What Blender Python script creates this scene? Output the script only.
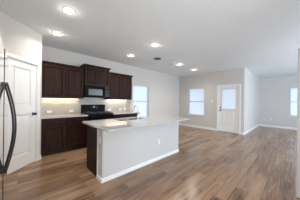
import bpy, bmesh, math, random
from mathutils import Vector, Matrix

for o in list(bpy.data.objects):
    bpy.data.objects.remove(o, do_unlink=True)
S = bpy.context.scene
COL = S.collection
random.seed(4)

# ------------------------------------------------------------------ camera
TH, ROLL, CAMH, FPX = 0.81, 0.0125, 1.30, 138.1
cam_d = bpy.data.cameras.new('camera')
cam = bpy.data.objects.new('camera', cam_d)
COL.objects.link(cam)
right = Vector((math.sin(TH), -math.cos(TH), 0))
fwd = Vector((math.cos(TH), math.sin(TH), 0))
up = Vector((0, 0, 1))
cr = right * math.cos(ROLL) + up * math.sin(ROLL)
cu = up * math.cos(ROLL) - right * math.sin(ROLL)
m = Matrix((cr, cu, -fwd)).transposed().to_4x4()
m.translation = (0, 0, CAMH)
cam.matrix_world = m
cam_d.sensor_width = 36.0
cam_d.lens = FPX / 300 * 36.0
cam_d.shift_y = 1.75 / 300
cam_d.clip_start = 0.02
S.camera = cam

# ------------------------------------------------------------------ world, daylight, exposure
W = bpy.data.worlds.new('world')
S.world = W
W.use_nodes = True
bg = W.node_tree.nodes['Background']
bg.inputs[0].default_value = (0.80, 0.90, 1.0, 1)
bg.inputs[1].default_value = 0.85

def area(name, loc, direction, sx, sy, watts, color, spread=180, shape='RECTANGLE'):
    l = bpy.data.lights.new(name, 'AREA')
    l.shape = shape
    l.size = sx
    if shape in ('RECTANGLE', 'ELLIPSE'):
        l.size_y = sy
    l.energy = watts
    l.color = color
    l.spread = math.radians(spread)
    o = bpy.data.objects.new(name, l)
    o.location = loc
    o.rotation_euler = Vector(direction).to_track_quat('-Z', 'Y').to_euler()
    COL.objects.link(o)
    return o

DAY = (0.70, 0.85, 1.0)
# added lamps outside unseen openings, standing in for daylight beside and behind the camera
area('fill_behind_camera', (-1.02, 0.05, 1.25), (1, 0, 0), 1.6, 1.9, 16, (0.92, 0.96, 1.0))  # added fill from behind the camera, evens out the room light
area('fill_daylight_living', (5.6, -3.42, 1.3), (0, 1, 0), 1.7, 1.5, 68, DAY)  # added bluish fill for the living area, source out of view
area('fill_daylight_living_second', (8.3, -3.42, 1.3), (0, 1, 0), 1.7, 1.5, 9, DAY)

area('fill_kitchen_wall', (0.6, -3.42, 1.3), (0, 1, 0), 1.7, 1.5, 34, (1.0, 0.97, 0.93))  # added fill lamp, brightens the kitchen wall from the front

vs = S.view_settings
vs.view_transform = 'Standard'
vs.look = 'None'
vs.gamma = 1.0
vs.use_curve_mapping = False
vs.exposure = 1.35

# ------------------------------------------------------------------ materials
def new_mat(name):
    mt = bpy.data.materials.new(name)
    mt.use_nodes = True
    nt = mt.node_tree
    return mt, nt, nt.nodes['Principled BSDF']

def N(nt, t, **kw):
    n = nt.nodes.new(t)
    for k, v in kw.items():
        setattr(n, k, v)
    return n

def simple(name, col, rough=0.5, metal=0.0, noise=0.0, nscale=20, bump=0.0, bscale=200, spec=0.5, coat=0.0):
    mt, nt, b = new_mat(name)
    b.inputs['Roughness'].default_value = rough
    b.inputs['Metallic'].default_value = metal
    b.inputs['Specular IOR Level'].default_value = spec
    b.inputs['Coat Weight'].default_value = coat
    tc = N(nt, 'ShaderNodeTexCoord')
    nz = N(nt, 'ShaderNodeTexNoise')
    nz.inputs['Scale'].default_value = nscale
    nz.inputs['Detail'].default_value = 3
    nt.links.new(tc.outputs['Object'], nz.inputs['Vector'])
    rp = N(nt, 'ShaderNodeValToRGB')
    rp.color_ramp.elements[0].position = 0.3
    rp.color_ramp.elements[1].position = 0.7
    rp.color_ramp.elements[0].color = tuple(c * (1 - noise) for c in col) + (1,)
    rp.color_ramp.elements[1].color = tuple(min(1, c * (1 + noise)) for c in col) + (1,)
    nt.links.new(nz.outputs['Fac'], rp.inputs['Fac'])
    nt.links.new(rp.outputs['Color'], b.inputs['Base Color'])
    if bump > 0:
        n2 = N(nt, 'ShaderNodeTexNoise')
        n2.inputs['Scale'].default_value = bscale
        nt.links.new(tc.outputs['Object'], n2.inputs['Vector'])
        bp = N(nt, 'ShaderNodeBump')
        bp.inputs['Strength'].default_value = bump
        bp.inputs['Distance'].default_value = 0.002
        nt.links.new(n2.outputs['Fac'], bp.inputs['Height'])
        nt.links.new(bp.outputs['Normal'], b.inputs['Normal'])
    return mt

def emit(name, col, strength):
    mt, nt, b = new_mat(name)
    b.inputs['Base Color'].default_value = (0.9, 0.9, 0.9, 1)
    b.inputs['Emission Color'].default_value = col + (1,)
    b.inputs['Emission Strength'].default_value = strength
    return mt

def floor_mat():
    mt, nt, b = new_mat('wood_planks')
    tc = N(nt, 'ShaderNodeTexCoord')
    br = N(nt, 'ShaderNodeTexBrick')
    br.offset = 0.37
    br.offset_frequency = 2
    br.inputs['Color1'].default_value = (0, 0, 0, 1)
    br.inputs['Color2'].default_value = (1, 1, 1, 1)
    br.inputs['Mortar'].default_value = (0.5, 0.5, 0.5, 1)
    br.inputs['Scale'].default_value = 1.0
    br.inputs['Mortar Size'].default_value = 0.0025
    br.inputs['Mortar Smooth'].default_value = 0.3
    br.inputs['Brick Width'].default_value = 1.22
    br.inputs['Row Height'].default_value = 0.155
    nt.links.new(tc.outputs['Object'], br.inputs['Vector'])
    mp = N(nt, 'ShaderNodeMapping')
    mp.inputs['Scale'].default_value = (1.3, 20.0, 1.0)
    # shift the grain per plank
    add = N(nt, 'ShaderNodeVectorMath', operation='ADD')
    sc = N(nt, 'ShaderNodeVectorMath', operation='SCALE')
    sc.inputs['Scale'].default_value = 17.0
    nt.links.new(br.outputs['Color'], sc.inputs[0])
    nt.links.new(tc.outputs['Object'], add.inputs[0])
    nt.links.new(sc.outputs[0], add.inputs[1])
    nt.links.new(add.outputs[0], mp.inputs['Vector'])
    nz = N(nt, 'ShaderNodeTexNoise')
    nz.inputs['Scale'].default_value = 1.6
    nz.inputs['Detail'].default_value = 8
    nz.inputs['Roughness'].default_value = 0.62
    nz.inputs['Distortion'].default_value = 0.6
    nt.links.new(mp.outputs[0], nz.inputs['Vector'])
    # tone = 0.45*plank + 0.55*grain
    mx = N(nt, 'ShaderNodeMix', data_type='FLOAT')
    mx.inputs['Factor'].default_value = 0.78
    nt.links.new(br.outputs['Color'], mx.inputs['A'])
    nt.links.new(nz.outputs['Fac'], mx.inputs['B'])
    rp = N(nt, 'ShaderNodeValToRGB')
    cr_ = rp.color_ramp
    cr_.elements[0].position = 0.29
    cr_.elements[0].color = FLOOR_COLS[0] + (1,)
    cr_.elements[1].position = 0.76
    cr_.elements[1].color = FLOOR_COLS[2] + (1,)
    e = cr_.elements.new(0.5)
    e.color = FLOOR_COLS[1] + (1,)
    nt.links.new(mx.outputs['Result'], rp.inputs['Fac'])
    seam = N(nt, 'ShaderNodeMix', data_type='RGBA')
    seam.inputs['B'].default_value = (0.12, 0.075, 0.047, 1)
    nt.links.new(br.outputs['Fac'], seam.inputs['Factor'])
    nt.links.new(rp.outputs['Color'], seam.inputs['A'])
    nt.links.new(seam.outputs['Result'], b.inputs['Base Color'])
    b.inputs['Roughness'].default_value = 0.22
    b.inputs['Specular IOR Level'].default_value = 0.55
    bp = N(nt, 'ShaderNodeBump')
    bp.inputs['Strength'].default_value = 0.15
    bp.inputs['Distance'].default_value = 0.002
    nt.links.new(nz.outputs['Fac'], bp.inputs['Height'])
    nt.links.new(bp.outputs['Normal'], b.inputs['Normal'])
    return mt

def cabinet_mat():
    mt, nt, b = new_mat('espresso_wood')
    tc = N(nt, 'ShaderNodeTexCoord')
    mp = N(nt, 'ShaderNodeMapping')
    mp.inputs['Scale'].default_value = (14, 14, 1.2)
    nz = N(nt, 'ShaderNodeTexNoise')
    nz.inputs['Scale'].default_value = 2.0
    nz.inputs['Detail'].default_value = 5
    nt.links.new(tc.outputs['Object'], mp.inputs['Vector'])
    nt.links.new(mp.outputs[0], nz.inputs['Vector'])
    rp = N(nt, 'ShaderNodeValToRGB')
    rp.color_ramp.elements[0].position = 0.3
    rp.color_ramp.elements[0].color = CAB_COLS[0] + (1,)
    rp.color_ramp.elements[1].position = 0.75
    rp.color_ramp.elements[1].color = CAB_COLS[1] + (1,)
    nt.links.new(nz.outputs['Fac'], rp.inputs['Fac'])
    nt.links.new(rp.outputs['Color'], b.inputs['Base Color'])
    b.inputs['Roughness'].default_value = 0.45
    b.inputs['Specular IOR Level'].default_value = 0.13
    return mt

def tile_mat():
    mt, nt, b = new_mat('beige_tile')
    tc = N(nt, 'ShaderNodeTexCoord')
    mp = N(nt, 'ShaderNodeMapping')
    mp.inputs['Rotation'].default_value = (math.radians(90), 0, 0)
    nt.links.new(tc.outputs['Object'], mp.inputs['Vector'])
    br = N(nt, 'ShaderNodeTexBrick')
    br.inputs['Color1'].default_value = TILE[0] + (1,)
    br.inputs['Color2'].default_value = TILE[1] + (1,)
    br.inputs['Mortar'].default_value = TILE[2] + (1,)
    br.inputs['Scale'].default_value = 1.0
    br.inputs['Mortar Size'].default_value = 0.0025
    br.inputs['Brick Width'].default_value = 0.152
    br.inputs['Row Height'].default_value = 0.076
    nt.links.new(mp.outputs[0], br.inputs['Vector'])
    nz = N(nt, 'ShaderNodeTexNoise')
    nz.inputs['Scale'].default_value = 30
    nt.links.new(tc.outputs['Object'], nz.inputs['Vector'])
    mx = N(nt, 'ShaderNodeMix', data_type='RGBA', blend_type='OVERLAY')
    mx.inputs['Factor'].default_value = 0.25
    nt.links.new(br.outputs['Color'], mx.inputs['A'])
    nt.links.new(nz.outputs['Fac'], mx.inputs['B'])
    nt.links.new(mx.outputs['Result'], b.inputs['Base Color'])
    b.inputs['Roughness'].default_value = 0.35
    return mt

def glass_mat():
    mt = bpy.data.materials.new('window_glass')
    mt.use_nodes = True
    nt = mt.node_tree
    nt.nodes.clear()
    out = N(nt, 'ShaderNodeOutputMaterial')
    tr = N(nt, 'ShaderNodeBsdfTransparent')
    tr.inputs[0].default_value = (0.95, 0.98, 1.0, 1)
    gl = N(nt, 'ShaderNodeBsdfGlossy')
    gl.inputs['Roughness'].default_value = 0.02
    fr = N(nt, 'ShaderNodeFresnel')
    fr.inputs[0].default_value = 1.3
    mx = N(nt, 'ShaderNodeMixShader')
    nt.links.new(fr.outputs[0], mx.inputs[0])
    nt.links.new(tr.outputs[0], mx.inputs[1])
    nt.links.new(gl.outputs[0], mx.inputs[2])
    nt.links.new(mx.outputs[0], out.inputs[0])
    return mt

def blind_mat():
    mt = bpy.data.materials.new('blind_slat')
    mt.use_nodes = True
    nt = mt.node_tree
    nt.nodes.clear()
    out = N(nt, 'ShaderNodeOutputMaterial')
    df = N(nt, 'ShaderNodeBsdfDiffuse')
    df.inputs[0].default_value = (0.85, 0.87, 0.9, 1)
    tl = N(nt, 'ShaderNodeBsdfTranslucent')
    tl.inputs[0].default_value = (0.92, 0.95, 1.0, 1)
    mx = N(nt, 'ShaderNodeMixShader')
    mx.inputs[0].default_value = 0.6
    nt.links.new(df.outputs[0], mx.inputs[1])
    nt.links.new(tl.outputs[0], mx.inputs[2])
    nt.links.new(mx.outputs[0], out.inputs[0])
    return mt

FLOOR_COLS = ((0.10, 0.052, 0.029), (0.285, 0.174, 0.106), (0.47, 0.305, 0.196))
CAB_COLS = ((0.014, 0.0058, 0.004), (0.042, 0.0175, 0.012))
TILE = ((0.41, 0.36, 0.305), (0.46, 0.41, 0.355), (0.45, 0.41, 0.36))

M = dict(
    wall=simple('wall_paint', (0.63, 0.607, 0.585), 0.85, noise=0.01, nscale=3, bump=0.15, bscale=90),
    ceiling=simple('ceiling_paint', (0.82, 0.86, 0.885), 0.9, noise=0.015, nscale=6, bump=0.3, bscale=60),
    white=simple('white_trim_paint', (0.86, 0.865, 0.87), 0.4, noise=0.01),
    island=simple('island_paint', (0.58, 0.585, 0.595), 0.75, noise=0.01, bump=0.15, bscale=90),
    floor=floor_mat(), cab=cabinet_mat(), tile=tile_mat(), glass=glass_mat(), slat=blind_mat(),
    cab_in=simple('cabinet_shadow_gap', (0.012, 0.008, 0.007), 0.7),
    quartz=simple('pale_quartz', (0.50, 0.49, 0.495), 0.06, noise=0.10, nscale=90),
    black=simple('black_enamel', (0.008, 0.008, 0.009), 0.4, noise=0.05, spec=0.04),
    black_iron=simple('cast_iron', (0.045, 0.045, 0.047), 0.4, noise=0.1, bump=0.2),
    black_glass=simple('black_glass', (0.005, 0.005, 0.006), 0.25, spec=0.10),
    micro_glass=simple('microwave_window', (0.09, 0.095, 0.10), 0.3, noise=0.05, nscale=200),
    grey_mark=simple('grey_print', (0.35, 0.36, 0.38), 0.5),
    keypad=simple('dark_grey_keypad', (0.035, 0.036, 0.04), 0.5, spec=0.2),
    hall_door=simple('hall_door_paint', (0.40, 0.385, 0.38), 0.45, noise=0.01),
    steel=simple('polished_steel', (0.62, 0.61, 0.60), 0.06, metal=1.0, noise=0.02, nscale=5),
    brushed=simple('brushed_steel', (0.78, 0.75, 0.71), 0.36, metal=0.6, noise=0.04, nscale=60),
    chrome=simple('chrome', (0.66, 0.67, 0.68), 0.12, metal=1.0),
    bronze=simple('dark_bronze', (0.035, 0.028, 0.024), 0.3, metal=0.7),
    hinge=simple('satin_nickel', (0.55, 0.54, 0.52), 0.3, metal=1.0),
    plastic=simple('white_plastic', (0.78, 0.78, 0.76), 0.35),
    slot=simple('dark_slot', (0.03, 0.03, 0.03), 0.6),
    vent_grey=simple('grey_vent_metal', (0.10, 0.10, 0.105), 0.5),
    fridge_side=simple('charcoal_fridge_side', (0.05, 0.05, 0.055), 0.4),
    handle=simple('black_handle', (0.018, 0.016, 0.017), 0.2),
    lamp=emit('warm_lamp', (1.0, 0.93, 0.80), 9.0),
    led=emit('warm_led', (1.0, 0.86, 0.66), 3.0),
    display=emit('clock_display', (0.75, 0.88, 1.0), 0.9),
    vinyl=simple('white_vinyl', (0.70, 0.75, 0.80), 0.4),
)

# ------------------------------------------------------------------ building helpers
class Frame:
    """Local axes: a along ux, b along the outward normal, z up."""
    def __init__(s, o, ux, un):
        s.o = Vector(o); s.ux = Vector(ux); s.un = Vector(un)
    def p(s, a, b, z):
        return s.o + s.ux * a + s.un * b + Vector((0, 0, z))

WORLD = Frame((0, 0, 0), (1, 0, 0), (0, 1, 0))

class MB:
    def __init__(s):
        s.bm = bmesh.new()
    def _merge(s, t):
        me = bpy.data.meshes.new('tmp')
        t.to_mesh(me); t.free()
        s.bm.from_mesh(me)
        bpy.data.meshes.remove(me)
    def box(s, F, a0, a1, b0, b1, z0, z1, bev=0.0, seg=2):
        t = bmesh.new()
        v = [t.verts.new(F.p(a, b, z)) for a in (a0, a1) for b in (b0, b1) for z in (z0, z1)]
        for q in ((0, 1, 3, 2), (4, 6, 7, 5), (0, 4, 5, 1), (2, 3, 7, 6), (0, 2, 6, 4), (1, 5, 7, 3)):
            t.faces.new([v[i] for i in q])
        bmesh.ops.recalc_face_normals(t, faces=t.faces)
        if bev > 0:
            bmesh.ops.bevel(t, geom=t.edges[:], offset=bev, segments=seg, affect='EDGES', profile=0.5)
        s._merge(t)
        return s
    def prism(s, F, pts, b0, b1):
        """closed outline pts (a, z) extruded along b"""
        t = bmesh.new()
        lo = [t.verts.new(F.p(a, b0, z)) for a, z in pts]
        hi = [t.verts.new(F.p(a, b1, z)) for a, z in pts]
        t.faces.new(lo); t.faces.new(hi)
        n = len(pts)
        for i in range(n):
            t.faces.new((lo[i], lo[(i + 1) % n], hi[(i + 1) % n], hi[i]))
        bmesh.ops.recalc_face_normals(t, faces=t.faces)
        s._merge(t)
        return s
    def profile(s, F, pts, a0, a1):
        """closed outline pts (b, z) swept along a"""
        t = bmesh.new()
        lo = [t.verts.new(F.p(a0, b, z)) for b, z in pts]
        hi = [t.verts.new(F.p(a1, b, z)) for b, z in pts]
        t.faces.new(lo); t.faces.new(hi)
        n = len(pts)
        for i in range(n):
            t.faces.new((lo[i], lo[(i + 1) % n], hi[(i + 1) % n], hi[i]))
        bmesh.ops.recalc_face_normals(t, faces=t.faces)
        s._merge(t)
        return s
    def lathe(s, o, axis, prof, seg=24):
        """prof: (radius, distance along axis) list"""
        o = Vector(o); ax = Vector(axis).normalized()
        e1 = ax.orthogonal().normalized(); e2 = ax.cross(e1)
        t = bmesh.new()
        rings = []
        for r, d in prof:
            if r < 1e-6:
                rings.append([t.verts.new(o + ax * d)])
            else:
                rings.append([t.verts.new(o + ax * d + (e1 * math.cos(k * 2 * math.pi / seg) + e2 * math.sin(k * 2 * math.pi / seg)) * r) for k in range(seg)])
        for A, B in zip(rings, rings[1:]):
            for k in range(seg):
                k2 = (k + 1) % seg
                if len(A) == 1 and len(B) == 1:
                    continue
                if len(A) == 1:
                    t.faces.new((A[0], B[k], B[k2]))
                elif len(B) == 1:
                    t.faces.new((A[k], A[k2], B[0]))
                else:
                    t.faces.new((A[k], A[k2], B[k2], B[k]))
        for R_ in (rings[0], rings[-1]):
            if len(R_) > 1:
                t.faces.new(R_)
        bmesh.ops.recalc_face_normals(t, faces=t.faces)
        for f in t.faces:
            f.smooth = True
        s._merge(t)
        return s
    def tube(s, pts, rad, seg=12, flat=1.0, ref=None):
        """tube through points; rad number or list; flat squeezes along the second normal"""
        pts = [Vector(p) for p in pts]
        n = len(pts)
        rads = rad if isinstance(rad, (list, tuple)) else [rad] * n
        t = bmesh.new()
        rings = []
        e = Vector(ref) if ref else None
        for i in range(n):
            d = (pts[min(i + 1, n - 1)] - pts[max(i - 1, 0)]).normalized()
            if e is None:
                e = d.orthogonal()
            e = (e - d * e.dot(d)).normalized()
            e2 = d.cross(e)
            rings.append([t.verts.new(pts[i] + e * math.cos(k * 2 * math.pi / seg) * rads[i] + e2 * math.sin(k * 2 * math.pi / seg) * rads[i] * flat) for k in range(seg)])
        for A, B in zip(rings, rings[1:]):
            for k in range(seg):
                t.faces.new((A[k], A[(k + 1) % seg], B[(k + 1) % seg], B[k]))
        t.faces.new(rings[0]); t.faces.new(rings[-1])
        bmesh.ops.recalc_face_normals(t, faces=t.faces)
        for f in t.faces:
            f.smooth = True
        s._merge(t)
        return s
    def build(s, name, mat, parent=None, mats=None):
        me = bpy.data.meshes.new(name)
        org = Vector((0, 0, 0))
        p = parent
        while p is not None:
            org += p.location
            p = p.parent
        if parent is not None:
            bmesh.ops.translate(s.bm, verts=s.bm.verts, vec=-org)
        s.bm.to_mesh(me); s.bm.free()
        me.materials.append(mat)
        o = bpy.data.objects.new(name, me)
        COL.objects.link(o)
        if parent is not None:
            o.parent = parent
        return o

def thing(name, label, cat, loc, group=None):
    o = bpy.data.objects.new(name, None)
    o.empty_display_size = 0.1
    o.location = loc
    COL.objects.link(o)
    o['label'] = label; o['category'] = cat
    if group:
        o['group'] = group
    return o

def struct(o):
    o['kind'] = 'structure'
    return o

def sempty(name, loc):
    o = bpy.data.objects.new(name, None)
    o.empty_display_size = 0.1
    o.location = loc
    COL.objects.link(o)
    o['kind'] = 'structure'
    return o

def copy_thing(root, loc, label):
    r = root.copy(); COL.objects.link(r)
    r.location = loc
    r['label'] = label
    for ch in list(root.children):
        c = ch.copy(); COL.objects.link(c); c.parent = r
        for g in list(ch.children):
            d = g.copy(); COL.objects.link(d); d.parent = c
    return r

# ------------------------------------------------------------------ the room
YK, XF, YE, XL = 4.564, 6.646, 1.426, 10.016
PX, PY, H = 0.367, 3.881, 2.74
XB, YR = -0.86, -3.22
T = 0.12
Q = math.sqrt(0.5)

FK = Frame((0, YK, 0), (1, 0, 0), (0, -1, 0))        # kitchen wall, a = X
FF = Frame((XF, 0, 0), (0, 1, 0), (-1, 0, 0))        # wall with the entry door, a = Y
FS = Frame((0, YE, 0), (1, 0, 0), (0, -1, 0))        # side wall of the living area, a = X
FL = Frame((XL, 0, 0), (0, 1, 0), (-1, 0, 0))        # far living wall, a = Y
FD = Frame((PX, PY, 0), (-Q, -Q, 0), (Q, -Q, 0))     # diagonal pantry wall, a from its outer corner
FB = Frame((XB, 0, 0), (0, 1, 0), (1, 0, 0))         # wall behind the camera
FR = Frame((0, YR, 0), (1, 0, 0), (0, 1, 0))         # living wall on the right

def wall(name, F, a0, a1, holes=(), t=T, mat=None):
    ac = sorted({a0, a1, *[h[0] for h in holes], *[h[1] for h in holes]})
    zc = sorted({0.0, H, *[h[2] for h in holes], *[h[3] for h in holes]})
    mb = MB()
    for i in range(len(ac) - 1):
        run = None
        for j in range(len(zc) - 1):
            am, zm = (ac[i] + ac[i + 1]) / 2, (zc[j] + zc[j + 1]) / 2
            solid = not any(h[0] < am < h[1] and h[2] < zm < h[3] for h in holes)
            if solid:
                run = [zc[j], zc[j + 1]] if run is None else [run[0], zc[j + 1]]
            if run and (not solid or j == len(zc) - 2):
                mb.box(F, ac[i], ac[i + 1], -t, 0, run[0], run[1])
                run = None
    return struct(mb.build(name, mat or M['wall']))

fl = MB().box(WORLD, XB - T, XL + T, YR - T, YK + T, -0.1, 0)
struct(fl.build('floor', M['floor']))
ce = MB().box(WORLD, XB - T, XL + T, YR - T, YK + T, H, H + 0.1)
struct(ce.build('ceiling', M['ceiling']))

WK = (3.385, 4.262, 0.63, 2.0)     # kitchen window
WF = (3.09, 4.0, 0.64, 2.03)       # window beside the entry door
WL = (-0.68, 0.197, 0.67, 2.11)    # living window
DF = (1.60, 2.43, 0.0, 2.035)      # entry door opening
DP = (0.115, 0.755, 0.0, 2.045)    # pantry door opening
wall('wall_kitchen', FK, XB, XF + T, [WK])
wall('wall_entry', FF, YE, YK, [WF, DF])
wall('wall_living_side', FS, XF + T, XL, [], t=-0.0 + T)
wall('wall_living_far', FL, YR, YE + T, [WL])
wall('wall_right', FR, XB, XL, [(-0.3, 1.5, 0.5, 2.1), (4.7, 6.5, 0.5, 2.1), (7.4, 9.2, 0.5, 2.1)])  # unseen openings, added so the fill lamps outside shine in
wall('wall_back', FB, YR, 2.654, [(-0.8, 0.9, 0.1, 2.2)])  # unseen opening added for the fill lamp behind the camera
wall('wall_pantry', FD, 0, (PX - XB) / Q, [DP], t=0.1)
FRET = Frame((PX, 0, 0), (0, 1, 0), (1, 0, 0))
wall('wall_pantry_return', FRET, PY + 0.0, YK, [], t=0.1)

# baseboards
def skirting(name, F, a0, a1):
    mb = MB().profile(F, [(0, 0), (0.014, 0), (0.014, 0.075), (0.009, 0.088), (0.0, 0.092)], a0, a1)
    return struct(mb.build(name, M['white']))
skirting('baseboard_kitchen', FK, 3.30, XF)
skirting('baseboard_entry_left', FF, 2.50, YK - 0.015)
skirting('baseboard_entry_right', FF, YE, 1.53)
skirting('baseboard_living_side', FS, XF, XL - 0.015)
skirting('baseboard_living_far', FL, YR, YE)
skirting('baseboard_pantry', FD, 0.0, 0.045)
skirting('baseboard_right', FR, XB, XL)

# windows --------------------------------------------------------------
def window(n, F, w):
    a0, a1, z0, z1 = w
    root = sempty('window_%d' % n, F.p((a0 + a1) / 2, -0.09, z0))
    fr_ = MB()
    for (x0, x1, y0, y1) in ((a0, a0 + .045, z0, z1), (a1 - .045, a1, z0, z1), (a0 + .045, a1 - .045, z0, z0 + .045), (a0 + .045, a1 - .045, z1 - .045, z1)):
        fr_.box(F, x0, x1, -.115, -.07, y0, y1, .004)
    fr_.build('window_frame', M['vinyl'], root)
    zm = (z0 + z1) / 2
    MB().box(F, a0 + .045, a1 - .045, -.11, -.06, zm - .025, zm + .025, .004).build('meeting_rail', M['vinyl'], root)
    MB().box(F, a0 + .045, a1 - .045, -.096, -.092, z0 + .045, zm - .025).build('lower_pane', M['glass'], root)
    MB().box(F, a0 + .045, a1 - .045, -.096, -.092, zm + .025, z1 - .045).build('upper_pane', M['glass'], root)
    MB().box(F, a0 - .02, a1 + .02, 0.0005, .03, z0 - .022, z0, .004).build('window_sill', M['white'], root)
    return root
window(1, FK, WK)
window(2, FF, WF)
window(3, FL, WL)

def blind(label, F, a0, a1, z0, z1, b, drop=0.0, tilt=48, pitch=0.026, group=None):
    """horizontal slat blind; b is the depth of its centre line"""
    root = thing('window_blind', label, 'blind', F.p((a0 + a1) / 2, b, z1), group)
    MB().box(F, a0, a1, b - .014, b + .014, z1 - .032, z1, .003).build('head_rail', M['plastic'], root)
    sl = MB()
    z = z1 - .045
    hw = 0.0125
    ct, st = math.cos(math.radians(tilt)) * hw, math.sin(math.radians(tilt)) * hw
    zb = z0 + drop
    while z > zb + .03:
        sl.profile(F, [(b - ct, z - st), (b - ct, z - st + .0012), (b + ct, z + st + .0012), (b + ct, z + st)], a0 + .003, a1 - .003)
        z -= pitch
    sl.build('slats', M['slat'], root)
    MB().box(F, a0 + .002, a1 - .002, b - .011, b + .011, zb, zb + .014, .003).build('bottom_rail', M['plastic'], root)
    for k in (0.2, 0.8):
        a = a0 + (a1 - a0) * k
        MB().tube([F.p(a, b + .0135, zb + .012), F.p(a, b + .0135, z1 - .03)], .0009, 6).build('ladder_cord', M['plastic'], root)
    return root

blind('white slatted blind hanging in the kitchen window behind the faucet', FK, WK[0] + .012, WK[1] - .012, WK[2] + .012, WK[3] - .004, -.035)
blind('white slatted blind in the window left of the entry door', FF, WF[0] + .012, WF[1] - .012, WF[2] + .012, WF[3] - .004, -.035)
blind('white slatted blind on the living area window at the far right', FL, WL[0] + .012, WL[1] - .012, WL[2] + .012, WL[3] - .004, -.035)

# doors ----------------------------------------------------------------
def casing(mb, F, a0, a1, z1, w=.058, b=.016):
    mb.box(F, a0 - w, a0, 0.0005, b, 0, z1 + w, .004)
    mb.box(F, a1, a1 + w, 0.0005, b, 0, z1 + w, .004)
    mb.box(F, a0, a1, 0.0005, b, z1, z1 + w, .004)
    return mb

def raised_panel(mb, F, a0, a1, z0, z1, b):
    """moulded ring and raised field standing on a door face at depth b"""
    w = .030
    mb.box(F, a0, a0 + w, b, b + .014, z0, z1, .006)
    mb.box(F, a1 - w, a1, b, b + .014, z0, z1, .006)
    mb.box(F, a0 + w, a1 - w, b, b + .014, z0, z0 + w, .006)
    mb.box(F, a0 + w, a1 - w, b, b + .014, z1 - w, z1, .006)
    mb.box(F, a0 + w + .02, a1 - w - .02, b, b + .005, z0 + w + .02, z1 - w - .02, .004)

# entry door with a half light
d1 = sempty('door_1', FF.p((DF[0] + DF[1]) / 2, -.04, 0))
casing(MB(), FF, DF[0], DF[1], DF[3]).build('door_casing', M['white'], d1)
jm = MB()
jm.box(FF, DF[0], DF[0] + .02, -.11, 0, 0, DF[3]); jm.box(FF, DF[1] - .02, DF[1], -.11, 0, 0, DF[3])
jm.box(FF, DF[0] + .02, DF[1] - .02, -.11, 0, DF[3] - .02, DF[3])
jm.build('door_jamb', M['white'], d1)
a0, a1 = DF[0] + .027, DF[1] - .027
lt = (a0 + .115, a1 - .115, 1.02, 1.90)
sl = MB()
B0, B1 = -.065, -.02
am = (a0 + a1) / 2
ew = .028
pa = ((a0 + .105, am - .045), (am + .045, a1 - .105))
pz = (.20, .91)
sl.box(FF, a0, lt[0], B0, B1, pz[1], 2.01); sl.box(FF, lt[1], a1, B0, B1, pz[1], 2.01)
sl.box(FF, lt[0], lt[1], B0, B1, pz[1], lt[2]); sl.box(FF, lt[0], lt[1], B0, B1, lt[3], 2.01)
sl.box(FF, a0, a1, B0, B1, .012, pz[0])
for (x0, x1) in ((a0, pa[0][0]), (pa[0][1], pa[1][0]), (pa[1][1], a1)):
    sl.box(FF, x0, x1, B0, B1, *pz)
for (x0, x1) in pa:
    sl.box(FF, x0, x1, B0, B1 - .022, *pz)
    sl.box(FF, x0 + .045, x1 - .045, B1 - .022, B1 - .004, pz[0] + .045, pz[1] - .045, .008)
slab = sl.build('door_slab', M['white'], d1)
lf = MB()
for (x0, x1, y0, y1) in ((lt[0] - .02, lt[0] + .02, lt[2] - .02, lt[3] + .02), (lt[1] - .02, lt[1] + .02, lt[2] - .02, lt[3] + .02), (lt[0] + .02, lt[1] - .02, lt[2] - .02, lt[2] + .02), (lt[0] + .02, lt[1] - .02, lt[3] - .02, lt[3] + .02)):
    lf.box(FF, x0, x1, B1, B1 + .014, y0, y1, .004)
lf.build('lite_frame', M['white'], slab)
MB().box(FF, lt[0], lt[1], -.047, -.043, lt[2], lt[3]).build('pane', M['glass'], slab)
kn = MB().lathe(FF.p(a1 - .065, B1, .955), (-1, 0, 0), [(.033, 0), (.033, .006), (.012, .012), (.012, .035), (.027, .045), (.030, .058), (.022, .068), (0, .070)])
kn.build('door_knob', M['bronze'], slab)
MB().lathe(FF.p(a1 - .065, B1, 1.075), (-1, 0, 0), [(.031, 0), (.031, .012), (.024, .018), (.010, .019), (.010, .032), (0, .033)]).build('deadbolt', M['bronze'], slab)
MB().box(FF, DF[0], DF[1], -.11, -.001, 0, .011, .003).build('threshold', M['bronze'], d1)
blind('white slatted mini blind mounted over the glass of the entry door', FF, lt[0] - .005, lt[1] + .005, lt[2] - .01, lt[3] + .03, B1 + .030)

# pantry door on the diagonal wall
d2 = sempty('door_2', FD.p((DP[0] + DP[1]) / 2, -.03, 0))
casing(MB(), FD, DP[0], DP[1], DP[3], w=.062).build('door_casing', M['white'], d2)
jm = MB()
jm.box(FD, DP[0], DP[0] + .014, -.1, 0, 0, DP[3]); jm.box(FD, DP[1] - .014, DP[1], -.1, 0, 0, DP[3])
jm.box(FD, DP[0] + .014, DP[1] - .014, -.1, 0, DP[3] - .014, DP[3])
jm.build('door_jamb', M['white'], d2)
a0, a1 = DP[0] + .0205, DP[1] - .0205
B0, B1 = -.048, -.012
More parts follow.
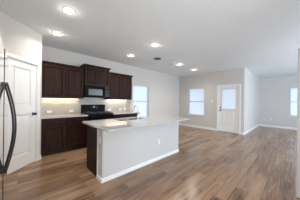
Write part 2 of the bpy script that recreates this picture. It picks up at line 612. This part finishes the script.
# slab with two recessed, moulded panels
PN = ((a0 + .115, a1 - .115, .25, 1.03), (a0 + .115, a1 - .115, 1.19, 1.915))
sl = MB()
sl.box(FD, a0, PN[0][0], B0, B1, .012, 2.027); sl.box(FD, PN[0][1], a1, B0, B1, .012, 2.027)
zs = [.012, PN[0][2], PN[0][3], PN[1][2], PN[1][3], 2.027]
for i in (0, 2, 4):
    sl.box(FD, PN[0][0], PN[0][1], B0, B1, zs[i], zs[i + 1])
for (x0, x1, y0, y1) in PN:
    sl.box(FD, x0, x1, B0, B1 - .020, y0, y1)
    w = .018
    for (p0, p1, q0, q1) in ((x0, x0 + w, y0, y1), (x1 - w, x1, y0, y1), (x0 + w, x1 - w, y0, y0 + w), (x0 + w, x1 - w, y1 - w, y1)):
        sl.box(FD, p0, p1, B1 - .020, B1 - .010, q0, q1, .004)
    sl.box(FD, x0 + .04, x1 - .04, B1 - .020, B1 - .006, y0 + .04, y1 - .04, .006)
slab = sl.build('door_slab', M['white'], d2)
MB().lathe(FD.p(a0 + .06, B1, 1.02), FD.un, [(.032, 0), (.032, .006), (.011, .012), (.011, .034), (.026, .044), (.029, .056), (.021, .066), (0, .068)]).build('door_knob', M['bronze'], slab)

# white door standing open at the right edge of the view
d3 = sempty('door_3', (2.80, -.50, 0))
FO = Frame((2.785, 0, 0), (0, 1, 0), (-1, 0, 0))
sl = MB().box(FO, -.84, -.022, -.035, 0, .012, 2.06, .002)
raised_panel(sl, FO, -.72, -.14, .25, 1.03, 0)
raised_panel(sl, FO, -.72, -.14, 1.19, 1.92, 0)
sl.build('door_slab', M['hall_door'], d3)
# the wall it hangs on, with its opening
FH = Frame((0, -.86, 0), (1, 0, 0), (0, 1, 0))
wall('wall_hall', FH, 1.95, 3.05, [(1.98 + .03, 2.785, 0, 2.08)], t=.1)

# ------------------------------------------------------------------ kitchen cabinets
def shaker(F, a0, a1, z0, z1, b, root, name='door', rail=.058):
    """framed door or drawer front with a recessed flat panel"""
    mb = MB()
    t = .022
    mb.box(F, a0, a0 + rail, b, b + t, z0, z1, .002)
    mb.box(F, a1 - rail, a1, b, b + t, z0, z1, .002)
    mb.box(F, a0 + rail, a1 - rail, b, b + t, z0, z0 + rail, .002)
    mb.box(F, a0 + rail, a1 - rail, b, b + t, z1 - rail, z1, .002)
    w = .022
    for (p0, p1, q0, q1) in ((a0 + rail, a0 + rail + w, z0 + rail, z1 - rail), (a1 - rail - w, a1 - rail, z0 + rail, z1 - rail), (a0 + rail + w, a1 - rail - w, z0 + rail, z0 + rail + w), (a0 + rail + w, a1 - rail - w, z1 - rail - w, z1 - rail)):
        mb.box(F, p0, p1, b, b + .020, q0, q1, .0095, 1)
    mb.box(F, a0 + rail + w, a1 - rail - w, b, b + .010, z0 + rail + w, z1 - rail - w)
    return mb.build(name, M['cab'], root)

def crown(F, a0, a1, b, z, root, h=.045, left=True, right=True):
    mb = MB()
    l, r = (a0 - .0, a1 + .0)
    o1, o2 = .012, .032
    mb.box(F, l - (o1 if left else 0), r + (o1 if right else 0), 0.002, b + o1, z, z + h * .45, .003)
    mb.box(F, l - (o2 if left else 0), r + (o2 if right else 0), 0.002, b + o2, z + h * .45, z + h, .004)
    return mb.build('crown_moulding', M['cab'], root)

def upper(label, a0, a1, z0, z1, depth, split, left=True, right=True):
    root = thing('upper_cabinet', label, 'kitchen cabinet', FK.p((a0 + a1) / 2, depth / 2, z0), 'espresso upper cabinets on the kitchen wall')
    MB().box(FK, a0, a1, .002, depth - .02, z0, z1, .001).build('carcass', M['cab'], root)
    shaker(FK, a0 + .010, split - .005, z0 + .006, z1 - .012, depth - .02, root)
    shaker(FK, split + .005, a1 - .010, z0 + .006, z1 - .012, depth - .02, root)
    crown(FK, a0, a1, depth, z1, root, left=left, right=right)
    return root

XU = (0.372, 1.372, 2.15, 3.09)
upper('dark wood two-door upper cabinet left of the microwave, beside the pantry', XU[0], XU[1], 1.368, 2.222, .33, .90, left=False, right=False)
upper('short raised dark wood cabinet directly above the microwave', XU[1] + .002, XU[2] - .002, 1.80, 2.322, .385, (XU[1] + XU[2]) / 2)
upper('dark wood two-door upper cabinet right of the microwave, by the window', XU[2], XU[3], 1.368, 2.222, .33, 2.612, left=False)

def base(label, a0, a1, splits):
    D = .60
    root = thing('base_cabinet', label, 'kitchen cabinet', FK.p((a0 + a1) / 2, D / 2, 0), 'espresso base cabinets on the kitchen wall')
    MB().box(FK, a0, a1, .002, D - .02, .105, .877, .001).build('carcass', M['cab'], root)
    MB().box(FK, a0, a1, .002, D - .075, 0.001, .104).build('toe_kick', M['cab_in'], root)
    xs = [a0] + splits + [a1]
    for x0, x1 in zip(xs, xs[1:]):
        f = MB().box(FK, x0 + .007, x1 - .007, D - .02, D, .728, .862, .004)
        f.box(FK, x0 + .03, x1 - .03, D, D + .002, .75, .84, .0015)
        f.build('drawer', M['cab'], root)
        shaker(FK, x0 + .007, x1 - .007, .118, .712, D - .02, root)
    return root
XR0, XR1 = 1.40, 2.153
base('dark wood base cabinet between the pantry corner and the range', PX + .003, XR0 - .003, [.87])
base('dark wood base cabinet right of the range, behind the island', XR1 + .003, 3.22, [2.66])

def worktop(label, a0, a1):
    o = MB().box(FK, a0, a1, .002, .635, .879, .914, .004).build('worktop', M['quartz'])
    o['label'] = label; o['category'] = 'countertop'
    o['group'] = 'quartz worktops along the kitchen wall'
worktop('pale quartz worktop on the base cabinet left of the range', PX + .003, XR0 - .002)
worktop('pale quartz worktop on the base cabinet right of the range', XR1 + .002, 3.25)

bs = MB()
bs.box(FK, PX + .003, 3.25, .0005, .009, .9145, 1.366)
bs.box(FK, XU[1] + .004, XU[2] - .004, .0005, .009, 1.366, 1.405)
o = bs.build('backsplash', M['tile'])
o['label'] = 'beige tiled backsplash between worktops and upper cabinets'; o['category'] = 'backsplash'

def undercab(label, a0, a1):
    root = thing('under_cabinet_light', label, 'light', FK.p((a0 + a1) / 2, .10, 1.367), 'light bars under the upper cabinets')
    MB().box(FK, a0, a1, .075, .115, 1.355, 1.3665, .002).build('housing', M['plastic'], root)
    MB().box(FK, a0 + .01, a1 - .01, .08, .11, 1.352, 1.3548).build('diffuser', M['led'], root)
    area('under_cabinet_glow', FK.p((a0 + a1) / 2, .095, 1.349), (0, 0.35, -1), a1 - a0 - .04, .03, UC_W, (1.0, 0.84, 0.64))
UC_W = 0.75
undercab('slim light bar under the upper cabinet left of the microwave', .43, 1.30)
undercab('slim light bar under the upper cabinet right of the microwave', 2.18, 3.04)

# microwave ------------------------------------------------------------
mw = thing('microwave', 'black over-the-range microwave under the short raised cabinet', 'microwave', FK.p((XR0 + XR1) / 2, .2, 1.41))
a0, a1 = XU[1] + .005, XU[2] - .005
MB().box(FK, a0, a1, .012, .385, 1.412, 1.797, .004).build('housing', M['black'], mw)
dr = MB().box(FK, a0 + .002, a1 - .175, .386, .412, 1.425, 1.765, .006).build('door', M['black'], mw)
MB().box(FK, a0 + .10, a1 - .245, .4122, .4145, 1.475, 1.655, .001).build('window', M['micro_glass'], dr)
MB().tube([FK.p(a1 - .195, .412, 1.45), FK.p(a1 - .195, .44, 1.475), FK.p(a1 - .195, .448, 1.60), FK.p(a1 - .195, .44, 1.715), FK.p(a1 - .195, .412, 1.74)], .010, 10).build('handle', M['black_glass'], dr)
cp = MB().box(FK, a1 - .172, a1 - .002, .386, .410, 1.425, 1.765, .005).build('control_panel', M['black_glass'], mw)
MB().box(FK, a1 - .15, a1 - .03, .4102, .4112, 1.70, 1.738).build('clock', M['slot'], cp)
bt = MB().box(FK, a1 - .147, a1 - .032, .4101, .4107, 1.468, 1.658)
for r in range(5):
    for c in range(3):
        bt.box(FK, a1 - .145 + c * .042, a1 - .118 + c * .042, .4104, .4114, 1.47 + r * .042, 1.488 + r * .042)
bt.build('keypad', M['keypad'], cp)
gr = MB()
for k in range(16):
    x = a0 + .04 + k * (a1 - a0 - .08) / 15
    gr.box(FK, x - .016, x + .016, .386, .392, 1.774, 1.789, .001)
gr.build('top_vent', M['black_iron'], mw)

# range ----------------------------------------------------------------
rg = thing('gas_range', 'black gas range with backguard between the two worktops', 'stove', FK.p((XR0 + XR1) / 2, .33, 0))
MB().box(FK, XR0, XR1, .012, .62, .06, .905, .004).build('body', M['black'], rg)
ct = MB().box(FK, XR0 - .001, XR1 + .001, .075, .66, .9145, .932, .004).build('cooktop', M['black'], rg)
rf = MB()
rf.profile(FK, [(.012, .906), (.075, .906), (.075, .96), (.062, 1.17), (.050, 1.185), (.012, 1.185)], XR0, XR1)
bgd = rf.build('backguard', M['black'], rg)
MB().box(FK, XR0 + .27, XR1 - .27, .066, .0775, 1.06, 1.14, .002).build('control_display', M['black_glass'], bgd)
MB().box(FK, XR0 + .36, XR0 + .382, .0776, .0786, 1.105, 1.118).build('clock', M['display'], bgd)
for k in range(2):
    g = MB()
    x0 = XR0 + .02 + k * .36
    x1 = x0 + .352
    zt, zb = .968, .933
    for b_ in (.11, .37, .63):
        g.box(FK, x0, x1, b_ - .007, b_ + .007, zt - .014, zt, .002)
    for i in range(5):
        x = x0 + .007 + i * (x1 - x0 - .014) / 4
        g.box(FK, x - .007, x + .007, .11, .63, zt - .014, zt, .002)
    for x in (x0 + .01, x1 - .01):
        for b_ in (.11, .37, .63):
            g.box(FK, x - .008, x + .008, b_ - .008, b_ + .008, zb, zt - .012)
    g.build('grate', M['black_iron'], rg)
for x in (XR0 + .19, XR1 - .19):
    for b_ in (.24, .50):
        MB().lathe(FK.p(x, b_, .9325), (0, 0, 1), [(.05, 0), (.05, .006), (.035, .008), (.035, .016), (0, .017)]).build('burner', M['black_iron'], rg)
od = MB().box(FK, XR0 + .004, XR1 - .004, .621, .655, .24, .80, .006).build('oven_door', M['black'], rg)
MB().box(FK, XR0 + .12, XR1 - .12, .6552, .657, .36, .66).build('oven_window', M['black_glass'], od)
MB().tube([FK.p(XR0 + .06, .655, .765), FK.p(XR0 + .07, .70, .765), FK.p(XR1 - .07, .70, .765), FK.p(XR1 - .06, .655, .765)], .012, 10).build('handle', M['black'], od)
MB().box(FK, XR0 + .004, XR1 - .004, .621, .65, .065, .232, .005).build('storage_drawer', M['black'], rg)
MB().box(FK, XR0 + .002, XR1 - .002, .621, .66, .81, .9035, .005).build('control_strip', M['black'], rg)
for k in range(5):
    x = XR0 + .09 + k * (XR1 - XR0 - .18) / 4
    MB().lathe(FK.p(x, .6602, .857), (0, -1, 0), [(.024, 0), (.024, .006), (.019, .010), (.017, .032), (0, .033)]).build('knob', M['black'], rg)

# island ---------------------------------------------------------------
IX0, IX1, IY0, IYW, IY1 = .975, 3.05, 2.106, 2.30, 2.80
CZ = .866
isl = thing('kitchen_island', 'long kitchen island with painted front and dark cabinet behind', 'kitchen island', ((IX0 + IX1) / 2, 2.45, 0))
MB().box(WORLD, IX0, IX1, IY0, IYW, 0, CZ).build('knee_wall', M['island'], isl)
cb = MB().box(WORLD, IX0 + .012, IX1 - .012, IYW + .001, IYW + .013, .105, CZ - .001)
cb.box(WORLD, IX0 + .012, IX1 - .012, IY1 - .034, IY1 - .022, .105, CZ - .001)
cb.box(WORLD, IX0 + .012, IX1 - .012, IYW + .013, IY1 - .034, .105, .125)
cab = cb.build('cabinet', M['cab'], isl)
MB().box(WORLD, IX0 + .0, IX0 + .0115, IYW + .001, IY1, .0, CZ - .001, .001).build('end_panel', M['cab'], isl)
MB().box(WORLD, IX1 - .0115, IX1, IYW + .001, IY1, .0, CZ - .001, .001).build('end_panel', M['cab'], isl)
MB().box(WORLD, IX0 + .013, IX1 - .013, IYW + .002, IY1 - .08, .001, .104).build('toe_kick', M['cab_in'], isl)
FI = Frame((0, IY1 - .022, 0), (1, 0, 0), (0, 1, 0))
for k in range(4):
    w = (IX1 - IX0 - .03) / 4
    x0 = IX0 + .015 + k * w
    MB().box(FI, x0 + .004, x0 + w - .004, 0.0, .02, .72, .858, .004).build('drawer', M['cab'], isl)
    shaker(FI, x0 + .004, x0 + w - .004, .118, .71, 0.0, isl)
FI0 = Frame((0, IY0, 0), (1, 0, 0), (0, -1, 0))
FIL = Frame((IX0, 0, 0), (0, 1, 0), (-1, 0, 0))
FIR = Frame((IX1, 0, 0), (0, 1, 0), (1, 0, 0))
pr = [(0, 0), (0.013, 0), (0.013, 0.052), (0.008, 0.062), (0.0, 0.066)]
bb = MB().profile(FI0, pr, IX0 - .013, IX1 + .013)
bb.profile(FIL, pr, IY0 - .0, IYW).profile(FIR, pr, IY0 - .0, IYW)
bb.build('baseboard', M['white'], isl)
tr = MB().box(FIL, IYW - .028, IYW, .0005, .008, .067, CZ - .002, .002)
tr.build('edge_trim', M['white'], isl)

# countertop with a sink cut-out
CX0, CX1, CY0, CY1 = .90, 3.07, 1.775, 2.88
SX0, SX1, SY0, SY1 = 1.50, 2.26, 2.46, 2.82
def slab_with_hole(x0, x1, y0, y1, hx0, hx1, hy0, hy1, z0, z1, r=.03):
    t = bmesh.new()
    def rounded(x0, x1, y0, y1, r, n=5):
        pts = []
        for cx, cy, a in ((x1 - r, y1 - r, 0), (x0 + r, y1 - r, 90), (x0 + r, y0 + r, 180), (x1 - r, y0 + r, 270)):
            for k in range(n + 1):
                q = math.radians(a + 90 * k / n)
                pts.append((cx + r * math.cos(q), cy + r * math.sin(q)))
        return pts
    O = rounded(x0, x1, y0, y1, r)
    I = rounded(hx0, hx1, hy0, hy1, r)
    n = len(O)
    e = .004
    Oi = rounded(x0 + e, x1 - e, y0 + e, y1 - e, r)
    ring = lambda P, z: [t.verts.new((x, y, z)) for x, y in P]
    ob, om1, om2, ot = ring(Oi, z0), ring(O, z0 + e), ring(O, z1 - e), ring(Oi, z1)
    ib, it = ring(I, z0), ring(I, z1)
    seq = [ob, om1, om2, ot, it, ib, ob]
    for A, B in zip(seq, seq[1:]):
        for k in range(n):
            t.faces.new((A[k], A[(k + 1) % n], B[(k + 1) % n], B[k]))
    bmesh.ops.recalc_face_normals(t, faces=t.faces)
    mb = MB(); mb._merge(t)
    return mb
o = slab_with_hole(CX0, CX1, CY0, CY1, SX0, SX1, SY0, SY1, CZ + .001, .901).build('island_countertop', M['quartz'])
o['label'] = 'glossy pale quartz countertop overhanging the kitchen island'; o['category'] = 'countertop'

sk = thing('kitchen_sink', 'double bowl steel sink set into the island countertop', 'sink', ((SX0 + SX1) / 2, (SY0 + SY1) / 2, .66))
def bowl(x0, x1):
    mb = MB()
    zt, zb = CZ - .0005, .68
    w = .002
    mb.box(WORLD, x0, x1, SY0, SY1, zb, zb + w)
    mb.box(WORLD, x0, x0 + w, SY0, SY1, zb, zt); mb.box(WORLD, x1 - w, x1, SY0, SY1, zb, zt)
    mb.box(WORLD, x0, x1, SY0, SY0 + w, zb, zt); mb.box(WORLD, x0, x1, SY1 - w, SY1, zb, zt)
    return mb
xm = (SX0 + SX1) / 2
for x0, x1 in ((SX0 + .001, xm - .012), (xm + .012, SX1 - .001)):
    b_ = bowl(x0, x1).build('bowl', M['brushed'], sk)
    MB().lathe(((x0 + x1) / 2, (SY0 + SY1) / 2, .6825), (0, 0, 1), [(.045, 0), (.045, .002), (.03, .003), (.028, .001), (0, .001)]).build('drain', M['chrome'], b_)
MB().box(WORLD, xm - .0118, xm + .0118, SY0 + .001, SY1 - .001, CZ - .02, CZ - .001, .003).build('divider', M['brushed'], sk)

fx, fy = 1.945, 2.425
fa = thing('kitchen_faucet', 'tall brushed steel gooseneck faucet behind the island sink', 'faucet', (fx, fy, .901))
MB().lathe((fx, fy, .9015), (0, 0, 1), [(.027, 0), (.027, .006), (.021, .012), (.021, .09), (.017, .10), (0, .10)]).build('base', M['brushed'], fa)
pts = [(fx, fy, .99), (fx, fy, 1.13)]
for k in range(9):
    q = math.radians(180 - 20 * k)
    pts.append((fx, fy + .075 + .075 * math.cos(q), 1.135 + .075 * math.sin(q)))
pts.append((fx, fy + .153, 1.10))
MB().tube(pts, .016, 12).build('spout', M['brushed'], fa)
MB().tube([(fx, fy + .153, 1.115), (fx, fy + .156, 1.05), (fx, fy + .157, 1.035)], [.019, .023, .021], 12).build('spray_head', M['brushed'], fa)
MB().tube([(fx + .02, fy, .955), (fx + .05, fy, .962), (fx + .062, fy, .975), (fx + .075, fy - .004, 1.03)], [.009, .008, .007, .006], 10).build('lever_handle', M['brushed'], fa)

# refrigerator ---------------------------------------------------------
XD = -.080
fg = thing('refrigerator', 'mirror-bright steel side-by-side refrigerator with black bow handle at left edge', 'refrigerator', (-.45, 1.5, 0))
FG = Frame((0, 0, 0), (0, 1, 0), (1, 0, 0))
MB().box(FG, 1.04, 2.035, -.80, -.145, .03, 1.675, .006).build('body', M['fridge_side'], fg)
nd = MB().box(FG, 1.042, 1.519, -.14, XD, .09, 1.69, .006).build('door', M['steel'], fg)
fd = MB().box(FG, 1.5275, 2.04, -.14, XD + .002, .09, 1.69, .003).build('door', M['steel'], fg)
MB().box(FG, 1.5245, 1.5274, -.14, XD + .003, .09, 1.69, .001).build('edge_trim', M['bronze'], fd)
def bow(y, x0, mat, par):
    pts = []
    n = 24
    for k in range(n + 1):
        t = k / n
        z = .735 + (1.435 - .735) * t
        pts.append((x0 + .003 + .053 * math.sin(math.pi * t), y, z))
    return MB().tube(pts, .0135, 12, flat=1.1, ref=(1, 0, 0)).build('handle', mat, par)
bow(1.553, XD + .002, M['handle'], fd)
MB().box(FG, 1.05, 2.03, -.14, -.10, .012, .082, .003).build('kick_grille', M['slot'], fg)
for y in (1.10, 1.97):
    for x in (-.72, -.2):
        MB().lathe((x, y, 0.0005), (0, 0, 1), [(.02, 0), (.02, .01), (.012, .012), (.012, .03), (0, .031)], 12).build('foot', M['slot'], fg)

# ceiling fixtures -----------------------------------------------------
LP = [((.57, 2.50), 'recessed ceiling light nearest the camera, above the left floor'),
      ((.585, 3.536), 'recessed ceiling light closest to the pantry corner'),
      ((2.49, 2.46), 'recessed ceiling light over the right half of the island'),
      ((2.536, 3.553), 'recessed ceiling light in front of the right upper cabinet'),
      ((4.45, 3.063), 'recessed ceiling light beside the pale ceiling vent'),
      ((5.60, 3.091), 'recessed ceiling light nearest the entry door wall')]
LAMP_W = 2.6
first = None
for (x, y), lab in LP:
    if first is None:
        r = thing('recessed_light', lab, 'ceiling light', (x, y, H), 'recessed lights in the ceiling')
        MB().lathe((x, y, H - .0005), (0, 0, -1), [(.062, .0), (.092, .0), (.092, .003), (.080, .008), (.064, .006), (.062, .0)], 32).build('trim_ring', M['white'], r)
        MB().lathe((x, y, H - .0006), (0, 0, -1), [(.060, 0), (.060, .004), (.04, .0055), (0, .006)], 32).build('lens', M['lamp'], r)
        first = r
    else:
        r = copy_thing(first, (x, y, H), lab)
    pl = bpy.data.lights.new('recessed_light_glow', 'POINT')
    pl.energy = LAMP_W * .2; pl.color = (1.0, 0.91, 0.79); pl.shadow_soft_size = .03
    po = bpy.data.objects.new('recessed_light_glow', pl)
    po.location = (x, y, H - .042); COL.objects.link(po)
    area('recessed_light_beam', (x, y, H - .012), (0, 0, -1), .11, .11, LAMP_W * 1.3, (1.0, 0.92, 0.81), 140, 'DISK')

cv = thing('ceiling_vent', 'dark grey round vent in the ceiling, left of the pale register', 'ceiling vent', (3.345, 3.18, H), 'air vents in the ceiling')
MB().lathe((3.345, 3.18, H - .0005), (0, 0, -1), [(.125, 0), (.125, .006), (.105, .014), (.10, .010)], 36).build('rim', M['vent_grey'], cv)
lv = MB()
for r_ in (.09, .065, .04, .015):
    lv.lathe((3.345, 3.18, H - .002), (0, 0, -1), [(r_, .0), (r_, .010), (r_ - .012, .014), (r_ - .014, 0)], 32)
lv.build('louvres', M['vent_grey'], cv)
cv2 = thing('ceiling_vent', 'small rectangular white ceiling register with dark slots beside a light', 'ceiling vent', (4.14, 3.185, H), 'air vents in the ceiling')
rr = MB()
for (x0, x1, y0, y1) in ((4.03, 4.25, 3.04, 3.06), (4.03, 4.25, 3.31, 3.33), (4.03, 4.05, 3.06, 3.31), (4.23, 4.25, 3.06, 3.31)):
    rr.box(WORLD, x0, x1, y0, y1, H - .012, H - .0005, .003)
rr.build('frame', M['white'], cv2)
MB().box(WORLD, 4.05, 4.23, 3.06, 3.31, H - .003, H - .0006).build('duct_opening', M['slot'], cv2)
lv = MB()
for k in range(9):
    y = 3.075 + k * .0275
    lv.box(Frame((0, y, H - .008), (1, 0, 0), (0, 1, 0)), 4.05, 4.23, -.0045 if k > 4 else -.011, .0045 if k > 4 else .011, -.001, .001)
lv.build('louvres', M['white'], cv2)

# electrical plates ----------------------------------------------------
def outlet(label, F, a, z, b=0.0005, horiz=False, kind='outlet', group='electrical outlets'):
    w, h = (.057, .035) if horiz else (.035, .057)
    root = thing('wall_' + kind if kind == 'switch' else 'wall_outlet', label, kind, F.p(a, b, z), group)
    MB().box(F, a - w, a + w, b, b + .005, z - h, z + h, .002).build('cover_plate', M['plastic'], root)
    if kind == 'switch':
        MB().box(F, a - .016, a + .016, b + .0051, b + .009, z - .033, z + .033, .002).build('rocker', M['white'], root)
        return root
    for s in (-1, 1):
        da, dz = (.021 * s, 0) if horiz else (0, .021 * s)
        mb = MB().box(F, a + da - .014, a + da + .014, b + .0051, b + .0065, z + dz - .013, z + dz + .013, .0005)
        so = mb.build('socket', M['white'], root)
        sl_ = MB()
        for q in (-.006, .006):
            sl_.box(F, a + da + q - .001, a + da + q + .001, b + .0066, b + .0069, z + dz - .004, z + dz + .006)
        sl_.build('slots', M['slot'], so)
    return root
TB = .0095
outlet('white outlet on the backsplash nearest the pantry corner', FK, .60, 1.0, TB, True)
outlet('white outlet on the backsplash just left of the range', FK, 1.137, 1.0, TB, True)
outlet('white outlet on the backsplash just right of the range', FK, 2.354, 1.0, TB, True)
outlet('white outlet on the backsplash beside the upright switch', FK, 2.783, 1.005, TB, True)
outlet('upright white switch on the backsplash, closest to the kitchen window', FK, 2.985, 1.015, TB, False, 'switch', 'wall switches')
outlet('white outlet low on the long front face of the island', FI0, 2.30, .40)
outlet('white outlet on the narrow left end of the island', FIL, 2.20, .66)
outlet('white switch plate on the wall between window and entry door', FF, 2.715, 1.37, .0005, False, 'switch', 'wall switches')
outlet('white outlet low on the side wall right of the entry door', FS, 8.41, .40)
outlet('white outlet low on the far living wall, near its left corner', FL, 1.20, .40)
outlet('white outlet low on the far living wall, left of the window', FL, .90, .42)
